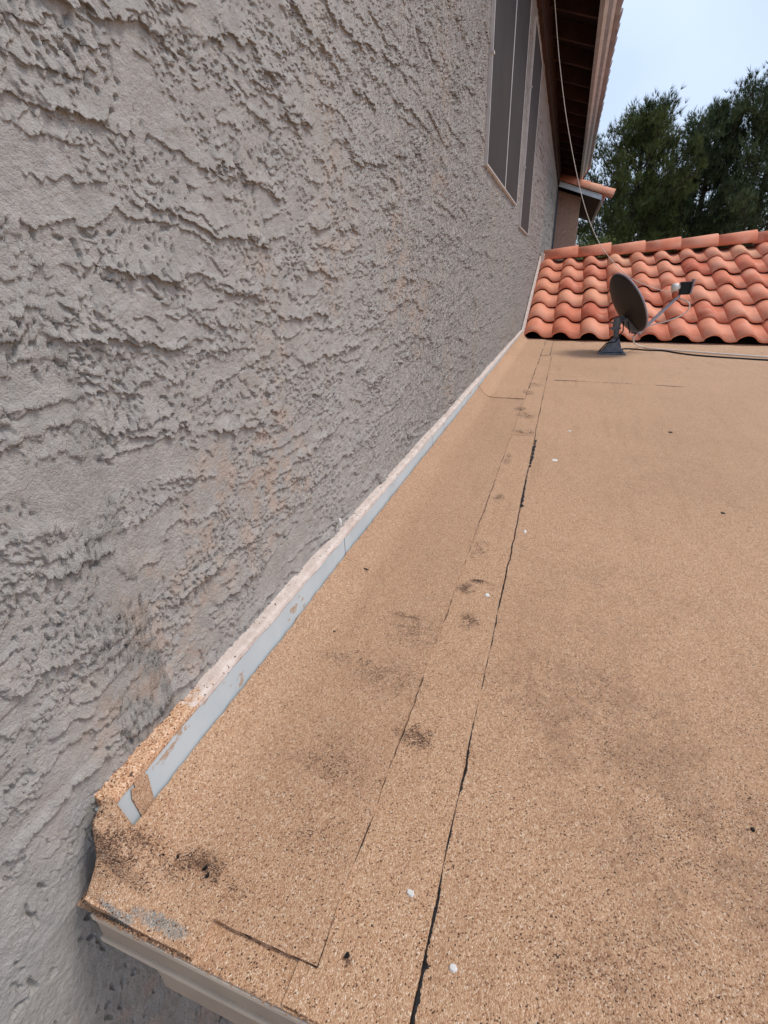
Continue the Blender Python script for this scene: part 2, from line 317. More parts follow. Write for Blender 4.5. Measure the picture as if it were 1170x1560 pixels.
# stucco stop, metal flashing behind the cap sheet upturn
yy = np.linspace(.229, 6.28, 500); 
def prism_y(name, prof, ysamp, mat, jit=0, parent=None, seed=1):
    prof = np.array(prof); n = len(prof)
    P = np.zeros((len(ysamp), n+1, 3)); 
    for j in range(n+1):
        P[:, j, 0] = prof[j % n, 0]+jit*fbm(ysamp*16, ysamp*0+j % n*3.1, 3, seed); P[:, j, 2] = prof[j % n, 1]+jit*fbm(ysamp*16+50, ysamp*0+j % n*3.1, 3, seed); P[:, j, 1] = ysamp
    me = grid_mesh(name, P); me.polygons.foreach_set('use_smooth', np.zeros(len(me.polygons), bool))
    bm = bmesh.new(); bm.from_mesh(me); bmesh.ops.remove_doubles(bm, verts=bm.verts, dist=1e-6); bmesh.ops.holes_fill(bm, edges=[e for e in bm.edges if e.is_boundary]); bmesh.ops.recalc_face_normals(bm, faces=bm.faces); bm.to_mesh(me); bm.free()
    o = link(name, me, mat)
    if parent: child_world(o, parent)
    return o
prism_y('stucco_stop', [(-.01, .095), (.0150, .094), (.0168, .097), (.0155, .104), (.010, .108), (-.01, .111)], yy, M['stop'], .0016, house, 61)
for a, b in ((.224, .93), (.934, 1.83), (1.834, 2.45), (2.454, 3.05), (3.054, 4.6), (4.605, 6.28)):
    o = MB().box((-.008, a, -.01), (.0145, b, .0945)).build('flashing', M['flashing'], house); 
    o['label'] = 'pale blue grey painted metal flashing strip'
gp = MB(); a = np.linspace(0, 2*np.pi, 28, endpoint=False); rr = 1+.28*fbm(np.cos(a)*2.2, np.sin(a)*2.2, 2, 95)
gp.add([(.0162, .271+.0125*q*np.sign(np.cos(t))*abs(np.cos(t))**.5, .058+.038*q*np.sign(np.sin(t))*abs(np.sin(t))**.5) for q, t in zip(rr, a)]+[(.0140, .271+.013*q*np.cos(t), .058+.038*q*np.sin(t)) for q, t in zip(rr, a)], [tuple(range(28))]+[(i, 28+i, 28+(i+1) % 28, (i+1) % 28) for i in range(28)])
gp.build('granule_patch', M['granule'], house)
q = on_x(517, 796, .006); db = MB().tube([q+np.array([0, .001, .012]), q+np.array([.002, 0, .004]), q+np.array([.002, -.001, -.006]), q+np.array([0, -.002, -.012])], [.002, .004, .005, .002], 8).build('paint_drip', M['spot'], house, True)
# windows
def window(y0, y1, z0, z1, mull, nm):
    f = .007; d0, d1 = -.01, .0125
    wn = MB().box((d0, y0, z0), (.0095, y1, z1)).build('window', M['screen'], house)
    for a, b in (((y0-f, z0-f), (y1+f, z0)), ((y0-f, z1), (y1+f, z1+f)), ((y0-f, z0), (y0, z1)), ((y1, z0), (y1+f, z1))):
        k = MB().box((d0, a[0], a[1]), (d1, b[0], b[1])).build('frame', M['whiteframe'], bevel=.002); k.parent = wn; k.matrix_parent_inverse = wn.matrix_world.inverted()
        k.matrix_parent_inverse = Matrix.Identity(4)
    for my in mull:
        k = MB().box((d0, my-.009, z0), (.0125, my+.008, z1)).build('mullion', M['whiteframe'], bevel=.002); k.parent = wn; k.matrix_parent_inverse = Matrix.Identity(4)
    for cz in (z0+.42, z0+.95):
        k = MB().box((.0095, y0-.02, cz), (.018, y0+.014, cz+.008)).build('screen_clip', M['whiteframe']); k.parent = wn; k.matrix_parent_inverse = Matrix.Identity(4)
    wn['label'] = nm
window(2.94, 4.53, 1.185, 2.44, [3.73], 'wide window with dark sun screens and a white mullion')
window(5.0, 5.93, 1.075, 2.44, [], 'narrow window with one dark sun screen')
MB().box((-.01, 13.78, 0.6), (.03, 13.9, 2.5)).build('corner_trim', M['mast'], house)
# eave
MB().box((-.01, -3, 2.56), (.03, WALL_END, 2.985)).build('frieze_board', M['brownwood'], house)
MB().box((.03, -3, 2.70), (.036, WALL_END, 2.74)).build('frieze_bead', M['brownwood'], house)
k = 0; yr = 6.04-.61*14
while yr < WALL_END-.1:
    MB().hexa([(.03, yr-.019, 2.86), (.452, yr-.019, 2.72), (.452, yr+.019, 2.72), (.03, yr+.019, 2.86), (.03, yr-.019, 3.0), (.452, yr-.019, 2.86), (.452, yr+.019, 2.86), (.03, yr+.019, 3.0)]).build('rafter', M['brownwood'], house); yr += .61
for (xa, xb) in ((-.2, .0595), (.060, .1995), (.200, .3395), (.340, .56)):      # deck boards
    f_ = lambda x: 3.012-.333*x
    MB().hexa([(xa, -3, f_(xa)), (xb, -3, f_(xb)), (xb, 15.2, f_(xb)), (xa, 15.2, f_(xa)), (xa, -3, f_(xa)+.02), (xb, -3, f_(xb)+.02), (xb, 15.2, f_(xb)+.02), (xa, 15.2, f_(xa)+.02)]).build('deck_board', M['deckwood'], house)
MB().hexa([(-.25, -3, 3.13), (.56, -3, 2.86), (.56, 15.2, 2.86), (-.25, 15.2, 3.13), (-.25, -3, 3.15), (.56, -3, 2.88), (.56, 15.2, 2.88), (-.25, 15.2, 3.15)]).build('roof_deck', M['deckwood'], house)
MB().hexa([(-5, -3, 4.70), (-.2, -3, 3.10), (-.2, 14.1, 3.10), (-5, 14.1, 4.70), (-5, -3, 4.74), (-.2, -3, 3.14), (-.2, 14.1, 3.14), (-5, 14.1, 4.74)]).build('roof_slope', M['tile_grey'], house)
MB().box((-5, -3, 2.98), (-.2, 14.0, 3.1)).build('roof_plate', M['deckwood'], house)
MB().box((.0, 14.15, 2.66), (.45, 14.2, 3.0)).build('end_board', M['brownwood'], house)
MB().box((.452, -3, 2.665), (.488, 13.8, 2.86)).build('fascia_board', M['trim_dk'], house)
MB().box((.489, -3, 2.675), (.520, 13.8, 2.855)).build('fascia_trim', M['trim_lt'], house)
MB().box((.521, -3, 2.725), (.556, 13.8, 2.85)).build('fascia_trim', M['trim_dk'], house)
MB().box((.557, -3, 2.775), (.585, 13.8, 2.845)).build('drip_trim', M['trim_lt'], house)
# ---- clay S tile, shared mesh
def s_tile(wd=.312, ln=.47, th=.019, hh=.060, nseg=12):
    us = np.linspace(0, 1, nseg+1); pr = []
    for u in us:
        x = u*(wd+.012)
        z = hh*math.sin(math.pi*min(u/.60, 1))**.75 if u < .60 else -.012*math.sin(math.pi*(u-.60)/.40)
        pr.append((x, z))
    mb = MB(); n = len(pr); v = []
    for (yq, dz) in ((0, 0.0), (ln, -.004)):
        for x, z in pr: v.append((x, yq, z+dz))
        for x, z in pr: v.append((x, yq, z+dz-th))
    fs = []
    for i in range(n-1):
        fs += [(i, i+1, 2*n+i+1, 2*n+i), (n+i+1, n+i, 3*n+i, 3*n+i+1), (n+i, n+i+1, i+1, i), (2*n+i, 2*n+i+1, 3*n+i+1, 3*n+i)]
    fs += [(0, 2*n, 3*n, n), (n-1, 2*n-1, 4*n-1, 3*n-1)]
    return mb.add(v, fs).mesh('roof_tile')
tile_me = s_tile(); tile_me.materials.append(M['tile'])
for p in tile_me.polygons: p.use_smooth = abs(p.normal.y) < .5
edge_me = s_tile(); edge_me.materials.append(M['tile_grey'])
for p in edge_me.polygons: p.use_smooth = abs(p.normal.y) < .5
def place(me, name, org, ax, ay, parent, jit=.003):
    ax = Vector(ax).normalized(); az = ax.cross(Vector(ay)).normalized(); ay = az.cross(ax)
    o = bpy.data.objects.new(name, me); COL.objects.link(o)
    j = Matrix.Rotation(random.gauss(0, .014), 4, 'Z') @ Matrix.Rotation(random.gauss(0, .006), 4, 'X')
    mw = Matrix(((ax.x, ay.x, az.x, org[0]), (ax.y, ay.y, az.y, org[1]), (ax.z, ay.z, az.z, org[2]+random.gauss(0, jit)), (0, 0, 0, 1))) @ j
    o.parent = parent; o.matrix_parent_inverse = Matrix.Translation(parent.location).inverted(); o.matrix_basis = mw
    return o
yr = -2.9                                            # eave course of the upper roof: runs up towards -x
while yr < 13.7:
    place(edge_me, 'roof_tile', (.645, yr, 2.875), (0, 1, 0), (-.95, 0, .31), house, .004); yr += .312
# ================================================================== FLAT ROOF
SL = .025
def roof_z(x, y): return -SL*np.clip(x-.05, 0, None)+.0016*fbm(x*5, y*5, 3, 70)+.004*fbm(x*1.1, y*.8, 2, 71)
roof = empty('flat_roof', (0, 0, 0)); tag(roof, 'flat roof of tan mineral granule cap sheet beside the stucco wall', 'roof', kind='structure')
FRONT, BACK, RIGHT = .1665, 6.6, 6.5
ysr = np.concatenate([np.linspace(FRONT, 1.5, 160)[:-1], np.linspace(1.5, BACK, 140)]); xsr = np.concatenate([np.linspace(-.02, 1.2, 120)[:-1], np.linspace(1.2, RIGHT, 80)])
X, Y = np.meshgrid(xsr, ysr, indexing='ij'); Z = roof_z(X, Y)
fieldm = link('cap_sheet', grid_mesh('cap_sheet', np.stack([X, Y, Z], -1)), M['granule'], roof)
def bx_sk(z): return z
MB().hexa([(0, FRONT+.03, -.11), (RIGHT, FRONT+.03, -.27), (RIGHT, BACK, -.27), (0, BACK, -.11), (0, FRONT+.03, -.012), (RIGHT, FRONT+.03, -.18), (RIGHT, BACK, -.18), (0, BACK, -.012)]).build('roof_deck', M['deckwood'], roof)
def sheet(name, x0, x1, y0, y1, dz, seed, nx=30, ny=220, wob=.0015, upturn=None):
    t = np.linspace(0, 1, ny)**1.6; yv = y0+(y1-y0)*t
    e0 = x0+wob*fbm(yv*7, yv*0, 3, seed); e1 = x1+wob*fbm(yv*7, yv*0+9, 3, seed)
    s = np.linspace(0, 1, nx); Xs = e0[None, :]+(e1-e0)[None, :]*s[:, None]; Ys = np.repeat(yv[None, :], nx, 0)
    Ys = Ys+wob*pn(Xs*30, Ys*0+seed, seed)*((np.arange(ny) == 0) | (np.arange(ny) == ny-1))[None, :]
    Zs = roof_z(Xs, Ys)+dz
    P = np.stack([Xs, Ys, Zs], -1)
    if upturn is not None: P = upturn(P)
    # skirts down to the layer below
    lo = P.copy(); lo[..., 2] -= dz+.001
    P = np.concatenate([lo[:1], P, lo[-1:]], 0); L = P[:, :1].copy(); L[..., 2] -= dz+.001; R2 = P[:, -1:].copy(); R2[..., 2] -= dz+.001
    P = np.concatenate([L, P, R2], 1)
    me = grid_mesh(name, P); me.polygons.foreach_set('use_smooth', np.zeros(len(me.polygons), bool))
    o = link(name, me, M['granule'], roof); return o
sheet('lap_strip', .27, .395, FRONT+.002, 2.31, .003, 81)
sheet('lap_strip', .27, .392, 2.25, 4.95, .0042, 82)
sheet('lap_strip', .27, .375, 4.9, 6.4, .003, 83)
def ztop(y):
    z = np.interp(y, [.17, .195, .205, .222, .234, .238, .258, .262, .281, .286, .5, .65, .80, .95, 1.7, 2.6, 3.2, 6.3], [.02, .05, .095, .110, .112, .036, .036, .034, .034, .034, .036, .036, .042, .048, .052, .056, .064, .080])
    return z+.003*fbm(y*40, y*0, 3, 91)
def upt(P):
    # bend the strip nearest the wall up it: arc then vertical
    x = P[..., 0]; zt = ztop(P[..., 1]); q = np.clip((.105-x)/.085, 0, 1)
    P[..., 2] += .0035*0+zt*q**2.4
    return P
sheet('base_flashing', .0185, .290, .206, 3.06, .006, 84, nx=70, ny=420, upturn=upt)
sheet('base_flashing', .0185, .292, 3.0, 6.35, .009, 85, nx=60, ny=200, upturn=upt)
# torn upturn at the open end of the roof
def upt2(P):
    x = P[..., 0]; zt = ztop(P[..., 1]); q = np.clip((.105-x)/.085, 0, 1); P[..., 2] += zt*q**2.0; return P
o = sheet('corner_flap', .0165, .16, FRONT+.002, .232, .0075, 86, nx=50, ny=60, wob=.0025, upturn=upt2); o['label'] = 'ragged torn corner of the cap sheet against the wall'
# field laps
def ribbon(name, pts, wdt, dz, mat, seed, gap=.0, n=520, h=.002):
    pts = np.array(pts, float); d = np.r_[0, np.cumsum(np.linalg.norm(np.diff(pts, axis=0), axis=1))]
    s = np.linspace(0, 1, n)**1.5*d[-1]
    cx, cy = np.interp(s, d, pts[:, 0]), np.interp(s, d, pts[:, 1])
    tx, ty = np.gradient(cx), np.gradient(cy); L = np.hypot(tx, ty)+1e-9; nx, ny = -ty/L, tx/L
    cx = cx+.0024*fbm(s*7, s*0, 4, seed, .7); cy = cy+.0016*fbm(s*9, s*0+4, 4, seed, .65)
    wv = wdt*np.clip(.55+1.1*fbm(s*4, s*0, 2, seed+1)+.8*fbm(s*70, s*0, 3, seed+2), gap, 2.2)
    P = np.zeros((3, n, 3))
    for j, q in enumerate((-1, 0, 1)):
        P[j, :, 0] = cx+nx*q*wv*(1+.9*pn(s*260, s*0+q, seed+3)); P[j, :, 1] = cy+ny*q*wv*(1+.5*pn(s*200, s*0+q+7, seed+4)); P[j, :, 2] = roof_z(P[j, :, 0], P[j, :, 1])+dz+(h if q == 0 else 0)*np.clip(wv/wdt, 0, 1)
    return link(name, grid_mesh(name, P), mat, roof)
ribbon('bitumen_bead', [(.3965, FRONT+.005), (.3955, .47), (.396, .77), (.3975, 1.35), (.3960, 2.29)], .0022, .0012, M['bitumen'], 101, .65)
ribbon('bitumen_bead', [(.3985, FRONT+.008), (.3978, .23), (.3972, .30)], .0030, .0012, M['bitumen'], 103, -.2, 160)
ribbon('bitumen_bead', [(.3945, 2.27), (.3935, 3.5), (.3945, 4.92)], .0024, .0014, M['bitumen'], 107, .3)
ribbon('bitumen_bead', [(.3775, 4.95), (.377, 6.3)], .003, .0014, M['bitumen'], 108, -.2)
ribbon('bitumen_bead', [(.2915, .206), (.2912, .6), (.2915, 1.2), (.2918, 3.0)], .0006, .0045, M['bitumen'], 113, -.6)
ribbon('bitumen_bead', [(.2935, 3.02), (.2938, 6.2)], .003, .0050, M['bitumen'], 117, -.1)
ribbon('bitumen_bead', [(.16, .2085), (.215, .2055), (.29, .2050)], .0006, .0035, M['bitumen'], 119, .1, 80)
ribbon('bitumen_bead', [(.29, .2055), (.2915, .235), (.2905, .30)], .0012, .0045, M['bitumen'], 121, .1, 60)
ribbon('bitumen_bead', [(.05, 3.0), (.13, 2.985), (.29, 2.995)], .006, .0115, M['bitumen'], 123, .2, 60)
ribbon('bitumen_bead', [(.448, 3.72), (1.27, 3.70)], .006, .0015, M['bitumen'], 127, .1, 90, .001)
ribbon('bitumen_bead', [(.295, 4.93), (.39, 4.93)], .008, .0062, M['bitumen'], 129, .1, 30, .001)
ribbon('bitumen_bead', [(.30, 2.30), (.39, 2.30)], .004, .0062, M['bitumen'], 131, -.1, 30, .001)
ribbon('bitumen_bead', [(.405, 2.2), (.400, 1.9), (.3985, 1.45)], .006, .0016, M['bitumen'], 133, -.1, 80, .001)
ribbon('bitumen_bead', [(.325, .988), (.352, .990), (.375, .975)], .0016, .0045, M['bitumen'], 135, .2, 40, .001)
def blob(name, cx, cy, rx, ry, dz, mat, seed, h=.002, n=22, rough=.5):
    a = np.linspace(0, 2*np.pi, n, endpoint=False); rr = 1+rough*fbm(np.cos(a)*1.7, np.sin(a)*1.7, 2, seed)
    ox, oy = cx+rx*rr*np.cos(a), cy+ry*rr*np.sin(a); base = float(roof_z(np.array([cx]), np.array([cy]))[0])
    v = [(cx, cy, base+dz+h)]+[(cx+(x-cx)*.7, cy+(y-cy)*.7, base+dz+h*.85) for x, y in zip(ox, oy)]+[(x, y, base+dz-.001) for x, y in zip(ox, oy)]
    f = [(0, 1+i, 1+(i+1) % n) for i in range(n)]+[(1+i, 1+n+i, 1+n+(i+1) % n, 1+(i+1) % n) for i in range(n)]
    return link(name, MB().add(v, f).mesh(name), mat, roof)
for i, (px, py, rx, ry) in enumerate([(625, 1358, .005, .004), (690, 1475, .0045, .004), (845, 700, .012, .014), (742, 908, .0055, .008), (800, 808, .004, .012), (868, 655, .006, .012)]):
    q = on_z(px, py, -.008 if px > 680 else 0); o = blob('paint_spot', q[0], q[1], rx, ry, .0045 if q[0] < .39 else .001, M['spot'], 140+i, .0012, rough=.18); o['label'] = 'small white paint spot'
for i, (px, py, r) in enumerate([(1103, 776, .006), (1150, 1258, .0028), (530, 1462, .0025), (598, 570+240, .003), (510, 972, .003), (1022, 655, .01)]):
    q = on_z(px, py, -.01); blob('dirt_fleck', q[0], q[1], r, r*1.1, .0062 if q[0] < .39 else .001, M['bitumen'], 160+i, .0016)
ribbon('bitumen_bead', [(.035, .925), (.055, .935), (.075, .93)], .0016, .0165, M['bitumen'], 137, .2, 30, .001)
eb = []
for i in range(14):
    t = i/13; eb.append((.004+.012*t+random.gauss(0, .0008), .2195-.016*t+random.gauss(0, .0012), .094-.06*t))
MB().tube(eb, [random.uniform(.0012, .0034) for _ in eb], 6).build('bitumen_bead', M['bitumen'], roof)
for i, (x, y, r) in enumerate([(.062, .236, .006), (.081, .243, .004), (.055, .226, .004), (.118, .246, .005), (.126, .240, .004)]):
    blob('bitumen_lump', x, y, r*.4, r*.6, .014 if x < .09 else .008, M['bitumen'], 185+i, .003, 16, .9)
# front edge: drip metal, fascia boards
def xbox(name, x0, x1, y0, y1, z0, z1, mat, sl=SL, bev=.0015):
    s0, s1 = sl*x0, sl*x1
    return MB().hexa([(x0,y0,z0-s0),(x1,y0,z0-s1),(x1,y1,z0-s1),(x0,y1,z0-s0),(x0,y0,z1-s0),(x1,y0,z1-s1),(x1,y1,z1-s1),(x0,y1,z1-s0)]).build(name, mat, roof, bevel=bev)
xbox('drip_edge', .016, RIGHT, .165, .172, -.012, -.0015, M['fascia_lt'])
xbox('fascia_board', .014, RIGHT, .168, .195, -.054, -.0125, M['fascia'])
xbox('fascia_bead', .012, RIGHT, .1645, .195, -.063, -.0545, M['fascia_lt'])
xbox('lower_fascia', .085, RIGHT, .170, .215, -.128, -.0635, M['fascia'])
rs = MB()                                       # loose granules caught on the drip edge
for i in range(420):
    x = .03+1.3*random.random()**1.6; r = random.uniform(.0008, .0019); y = random.gauss(.1665, .0014); z = -SL*max(0, x-.05)+.0045+random.random()*.001
    rs.add([(x-r, y-r, z-r), (x+r, y-r*.6, z-r), (x, y+r, z-r), (x+r*.2, y, z+r)], [(0, 2, 1), (0, 1, 3), (1, 2, 3), (2, 0, 3)])
o = rs.build('loose_granules', M['granule'], roof); o['kind'] = 'stuff'
# ================================================================== TILED ROOF at the back
troof = empty('tiled_roof', (0, 6.3, 0)); tag(troof, 'terracotta S tile roof slope with ridge caps rising behind the flat roof', 'roof')
NR = 6; NC = 19; X0 = .035; TW = .312
def E(u): return Vector((u, 6.30, .018-SL*u))
def Rg(u): return Vector((u, 8.87, .885+.030*u))
ub = MB()
for i in range(24):
    u0, u1 = i*.26, (i+1)*.26
    ub.hexa([tuple(E(u0)+Vector((0, .1, -.25))), tuple(E(u1)+Vector((0, .1, -.25))), tuple(Rg(u1)+Vector((0, 3, -1.3))), tuple(Rg(u0)+Vector((0, 3, -1.3))),
             tuple(E(u0)+Vector((0, .06, -.025))), tuple(E(u1)+Vector((0, .06, -.025))), tuple(Rg(u1)+Vector((0, 0, -.045))), tuple(Rg(u0)+Vector((0, 0, -.045)))])
ub.build('underlay', M['underlay'], troof)
for r in range(NR):
    for c in range(NC):
        u = X0+c*TW; v0 = r/NR-.012; a = E(u); b = Rg(u); d = b-a
        place(tile_me, 'roof_tile', a+d*v0+Vector((0, 0, .050)), (1, 0, (E(1)-E(0)).z*(1-v0)+(Rg(1)-Rg(0)).z*v0), d.normalized()+Vector((0, 0, -.060)), troof, .002)
def ridge_tile(r0=.128, r1=.112, ln=.50, th=.016, ns=12):
    v = []
    for (x, r) in ((0, r1), (ln, r0)):
        for rr in (r, r-th):
            for i in range(ns+1):
                a = math.pi*(i/ns)*1.0; v.append((x, -rr*math.cos(a)*1.05, rr*math.sin(a)*1.25))
    n = ns+1; fs = []
    for i in range(ns): fs += [(i, 2*n+i, 2*n+i+1, i+1), (n+i+1, 3*n+i+1, 3*n+i, n+i), (i+1, n+i+1, n+i, i), (2*n+i, 3*n+i, 3*n+i+1, 2*n+i+1)]
    fs += [(0, n, 3*n, 2*n), (n-1, 3*n-1, 4*n-1, 2*n-1)]
    return MB().add(v, fs).mesh('ridge_tile')
rid_me = ridge_tile(); rid_me.materials.append(M['tile'])
for p in rid_me.polygons: p.use_smooth = abs(p.normal.x) < .6
for i in range(14):
    u = .06+i*.455; place(rid_me, 'ridge_tile', Rg(u)+Vector((0, -.02, .022)), (1, 0, .052), (0, 1, 0), troof, .003)
MB().hexa([(0.012, 8.7, .82), (.075, 8.7, .82), (.075, 9.0, .82), (.012, 9.0, .82), (.012, 8.74, 1.02), (.075, 8.74, 1.0), (.075, 8.98, 1.0), (.012, 8.98, 1.02)]).build('ridge_mortar', M['stop'], troof, bevel=.01)
MB().hexa([(.004, 6.2, .0), (.03, 6.2, .0), (.03, 8.8, .90), (.004, 8.8, .90), (.004, 6.2, .10), (.024, 6.2, .10), (.024, 8.8, 1.0), (.004, 8.8, 1.0)]).build('step_flashing', M['stop'], troof)
# ================================================================== REAR WING
wing = empty('house_wing', (0, 14.0, -3.15)); tag(wing, 'tan stucco house wing with terracotta rake tiles seen past the wall end', 'building')
W0 = 14.02
MB().box((-.5, W0, -3.15), (.53, 19, 2.30)).build('wall', M['stucco_tan'], wing)
MB().hexa([(-.5, W0, 2.30), (.53, W0, 2.30), (.53, 19, 2.30), (-.5, 19, 2.30), (-.5, W0, 2.70), (.53, W0, 2.34), (.53, 19, 2.34), (-.5, 19, 2.70)]).build('gable_wall', M['stucco_tan'], wing)
zs = lambda x: 2.60-.355*x
MB().hexa([(-.5, 13.62, zs(-.5)), (.95, 13.62, zs(.95)), (.95, 19.2, zs(.95)), (-.5, 19.2, zs(-.5)), (-.5, 13.62, zs(-.5)+.03), (.95, 13.62, zs(.95)+.03), (.95, 19.2, zs(.95)+.03), (-.5, 19.2, zs(-.5)+.03)]).build('roof_deck', M['deckwood'], wing)
MB().hexa([(0.02, 13.58, zs(0.02)-.05), (.96, 13.58, zs(.96)-.05), (.96, 13.615, zs(.96)-.05), (0.02, 13.615, zs(.02)-.05), (0.02, 13.58, zs(.02)+.05), (.96, 13.58, zs(.96)+.05), (.96, 13.615, zs(.96)+.05), (0.02, 13.615, zs(.02)+.05)]).build('barge_board', M['trim_lt'], wing)
MB().box((.95, 13.62, zs(.95)-.12), (.985, 19.2, zs(.95)+.02)).build('fascia_board', M['trim_dk'], wing)
for i in range(4):
    x = .0+i*.27
    place(rid_me, 'rake_tile', (x-.10, 13.66, zs(x-.10)+.055), (.94, 0, -.31), (0, 1, 0), wing, .003)
for j in range(8):
    place(tile_me, 'roof_tile', (1.04, 13.8+j*.312, zs(1.04)+.06), (0, 1, 0), (-.94, 0, .33), wing, .003)
    place(tile_me, 'roof_tile', (.64, 13.8+j*.312, zs(.64)+.075), (0, 1, 0), (-.94, 0, .33), wing, .003)
# ================================================================== SATELLITE DISH
foot = on_z(931, 538, -.02); dz0 = float(roof_z(np.array([foot[0]]), np.array([foot[1]]))[0])
F = Vector((foot[0], foot[1], dz0))
dish = empty('satellite_dish', F); tag(dish, 'dark grey satellite dish on a short mast bolted to the flat roof', 'satellite dish')
vr, vu, va = Vector(RT), Vector((0, 0, 1)), Vector((.09, .99, 0)).normalized()
vr = Vector((1, -.09, 0)).normalized()
fp = MB()
# flared foot: plate plus sloping gussets
fp.hexa([F+Vector(q) for q in [(-.125,-.10,.001),(.125,-.10,.001),(.125,.08,.001),(-.125,.08,.001),(-.115,-.09,.014),(.115,-.09,.014),(.115,.07,.014),(-.115,.07,.014)]])
fp.build('foot_plate', M['mast'], dish, bevel=.003)
MB().hexa([F+Vector(q) for q in [(-.10,-.06,.015),(.09,-.06,.015),(.09,.05,.015),(-.10,.05,.015),(-.01,-.03,.14),(.05,-.03,.14),(.05,.03,.14),(-.01,.03,.14)]]).build('foot_bracket', M['mast'], dish, bevel=.006)
for (bx, by) in ((-.095, -.075), (.095, -.075), (.095, .055), (-.095, .055)):
    MB().tube([F+Vector((bx, by, .013)), F+Vector((bx, by, .028))], .012, 6).build('bolt', M['mast'], dish)
m0 = F+Vector((.02, 0, .08)); m1 = Vector(on_y(941, 486, F.y)); 
MB().tube([m0, m0.lerp(m1, .5), m1+Vector((0, 0, .0))], .024, 12).build('mast', M['mast'], dish, True)
MB().tube([m1+Vector((0, 0, -.10)), m1+Vector((0, 0, .015))], .034, 12).build('mast_clamp', M['mast'], dish)
for dz in (-.08, -.03): MB().tube([m1+Vector((-.06, -.02, dz)), m1+Vector((.04, -.02, dz))], .009, 6).build('clamp_bolt', M['mast'], dish)
# reflector
cen = Vector(on_y(956.5, 462, F.y+.05)); nrm = Vector((.80, .33, .50)).normalized()
upv = (Vector((0, 0, 1))-nrm*nrm.z).normalized(); sdv = upv.cross(nrm).normalized()
def dish_pt(r, a, off=0.0): 
    return cen+upv*(r*.288*math.sin(a))+sdv*(r*.278*math.cos(a))+nrm*(-.065*(1-r*r)+off)
nr, na = 10, 40; v = []; fs = []
for off in (0, -.006):
    for i in range(nr+1):
        for k in range(na): v.append(dish_pt(max(i/nr, .001), 2*math.pi*k/na, off))
B = (nr+1)*na
for i in range(nr):
    for k in range(na):
        a, b, c2, d = i*na+k, i*na+(k+1) % na, (i+1)*na+(k+1) % na, (i+1)*na+k
        fs += [(a, d, c2, b), (B+a, B+b, B+c2, B+d)]
fs += [(nr*na+k, B+nr*na+k, B+nr*na+(k+1) % na, nr*na+(k+1) % na) for k in range(na)]
MB().add(v, fs).build('reflector', M['dish_back'], dish, True)
MB().tube([dish_pt(1, 2*math.pi*k/na, .004) for k in range(na+1)], .0085, 8, False).build('rim', M['dish_rim'], dish, True)
# back bracket and arm
bk = dish_pt(.35, -math.pi/2, -.03); lo = dish_pt(1.02, -math.pi/2, -.012)
MB().tube([m1+Vector((.01, 0, -.02)), bk.lerp(m1, .45)+Vector((0, 0, -.02)), bk], [.028, .03, .04], 8).build('azimuth_bracket', M['mast'], dish)
sw = sdv*.05
MB().hexa([bk-sw-nrm*.03, bk+sw-nrm*.03, bk+sw+nrm*.02, bk-sw+nrm*.02, lo-sw*.6-nrm*.03, lo+sw*.6-nrm*.03, lo+sw*.6+nrm*.012, lo-sw*.6+nrm*.012]).build('back_bracket', M['mast'], dish, bevel=.004)
MB().tube([lo-nrm*.01, lo+nrm*.03-upv*.02], .014, 8).build('arm_knuckle', M['dish_rim'], dish)
lnb = Vector(on_y(1036, 449, F.y+.28))
a0 = lo+nrm*.01-upv*.02; sd3 = (lnb-a0).cross(Vector((0, 0, 1))).normalized()*.011; up3 = Vector((0, 0, .017))
MB().hexa([a0-sd3-up3, a0+sd3-up3, lnb+sd3-up3, lnb-sd3-up3, a0-sd3+up3, a0+sd3+up3, lnb+sd3+up3, lnb-sd3+up3]).build('feed_arm', M['dish_rim'], dish, bevel=.003)
hx = lnb+Vector((.03, .0, .06))
MB().box(hx+Vector((-.045, -.03, -.06)), hx+Vector((.04, .03, .05))).build('lnb_housing', M['black'], dish, bevel=.006)
MB().hexa([hx+Vector(q) for q in [(.041,-.055,-.055),(.052,-.055,-.055),(.052,.055,-.055),(.041,.055,-.055),(.050,-.055,.07),(.060,-.055,.07),(.060,.055,.07),(.050,.055,.07)]]).build('lnb_back_plate', M['dish_rim'], dish)
MB().tube([hx+Vector((-.045, -.01, .005)), hx+Vector((-.06, -.01, .005)), hx+Vector((-.061, -.01, .005)), hx+Vector((-.115, -.01, .0))], [.02, .02, .038, .034], 14).build('feed_horn', M['lnb'], dish, True)
MB().tube([hx+Vector((-.075, -.01, -.035)), hx+Vector((-.072, -.01, -.085))], [.03, .022], 12).build('feed_cap', M['tile'], dish, True)
# small leads at the mast
for pts in ([(m1+Vector((.05, -.03, -.02))), m1+Vector((.06, -.04, -.10)), m1+Vector((.01, -.04, -.20)), F+Vector((-.06, -.05, .10)), F+Vector((-.12, -.09, .03))], [m1+Vector((.09, -.02, -.02)), m1+Vector((.12, -.02, -.12)), m1+Vector((.18, 0, -.13)), lo+Vector((-.02, 0, -.03))]):
    MB().tube(pts, .0055, 6).build('lead', M['black'], dish, True)
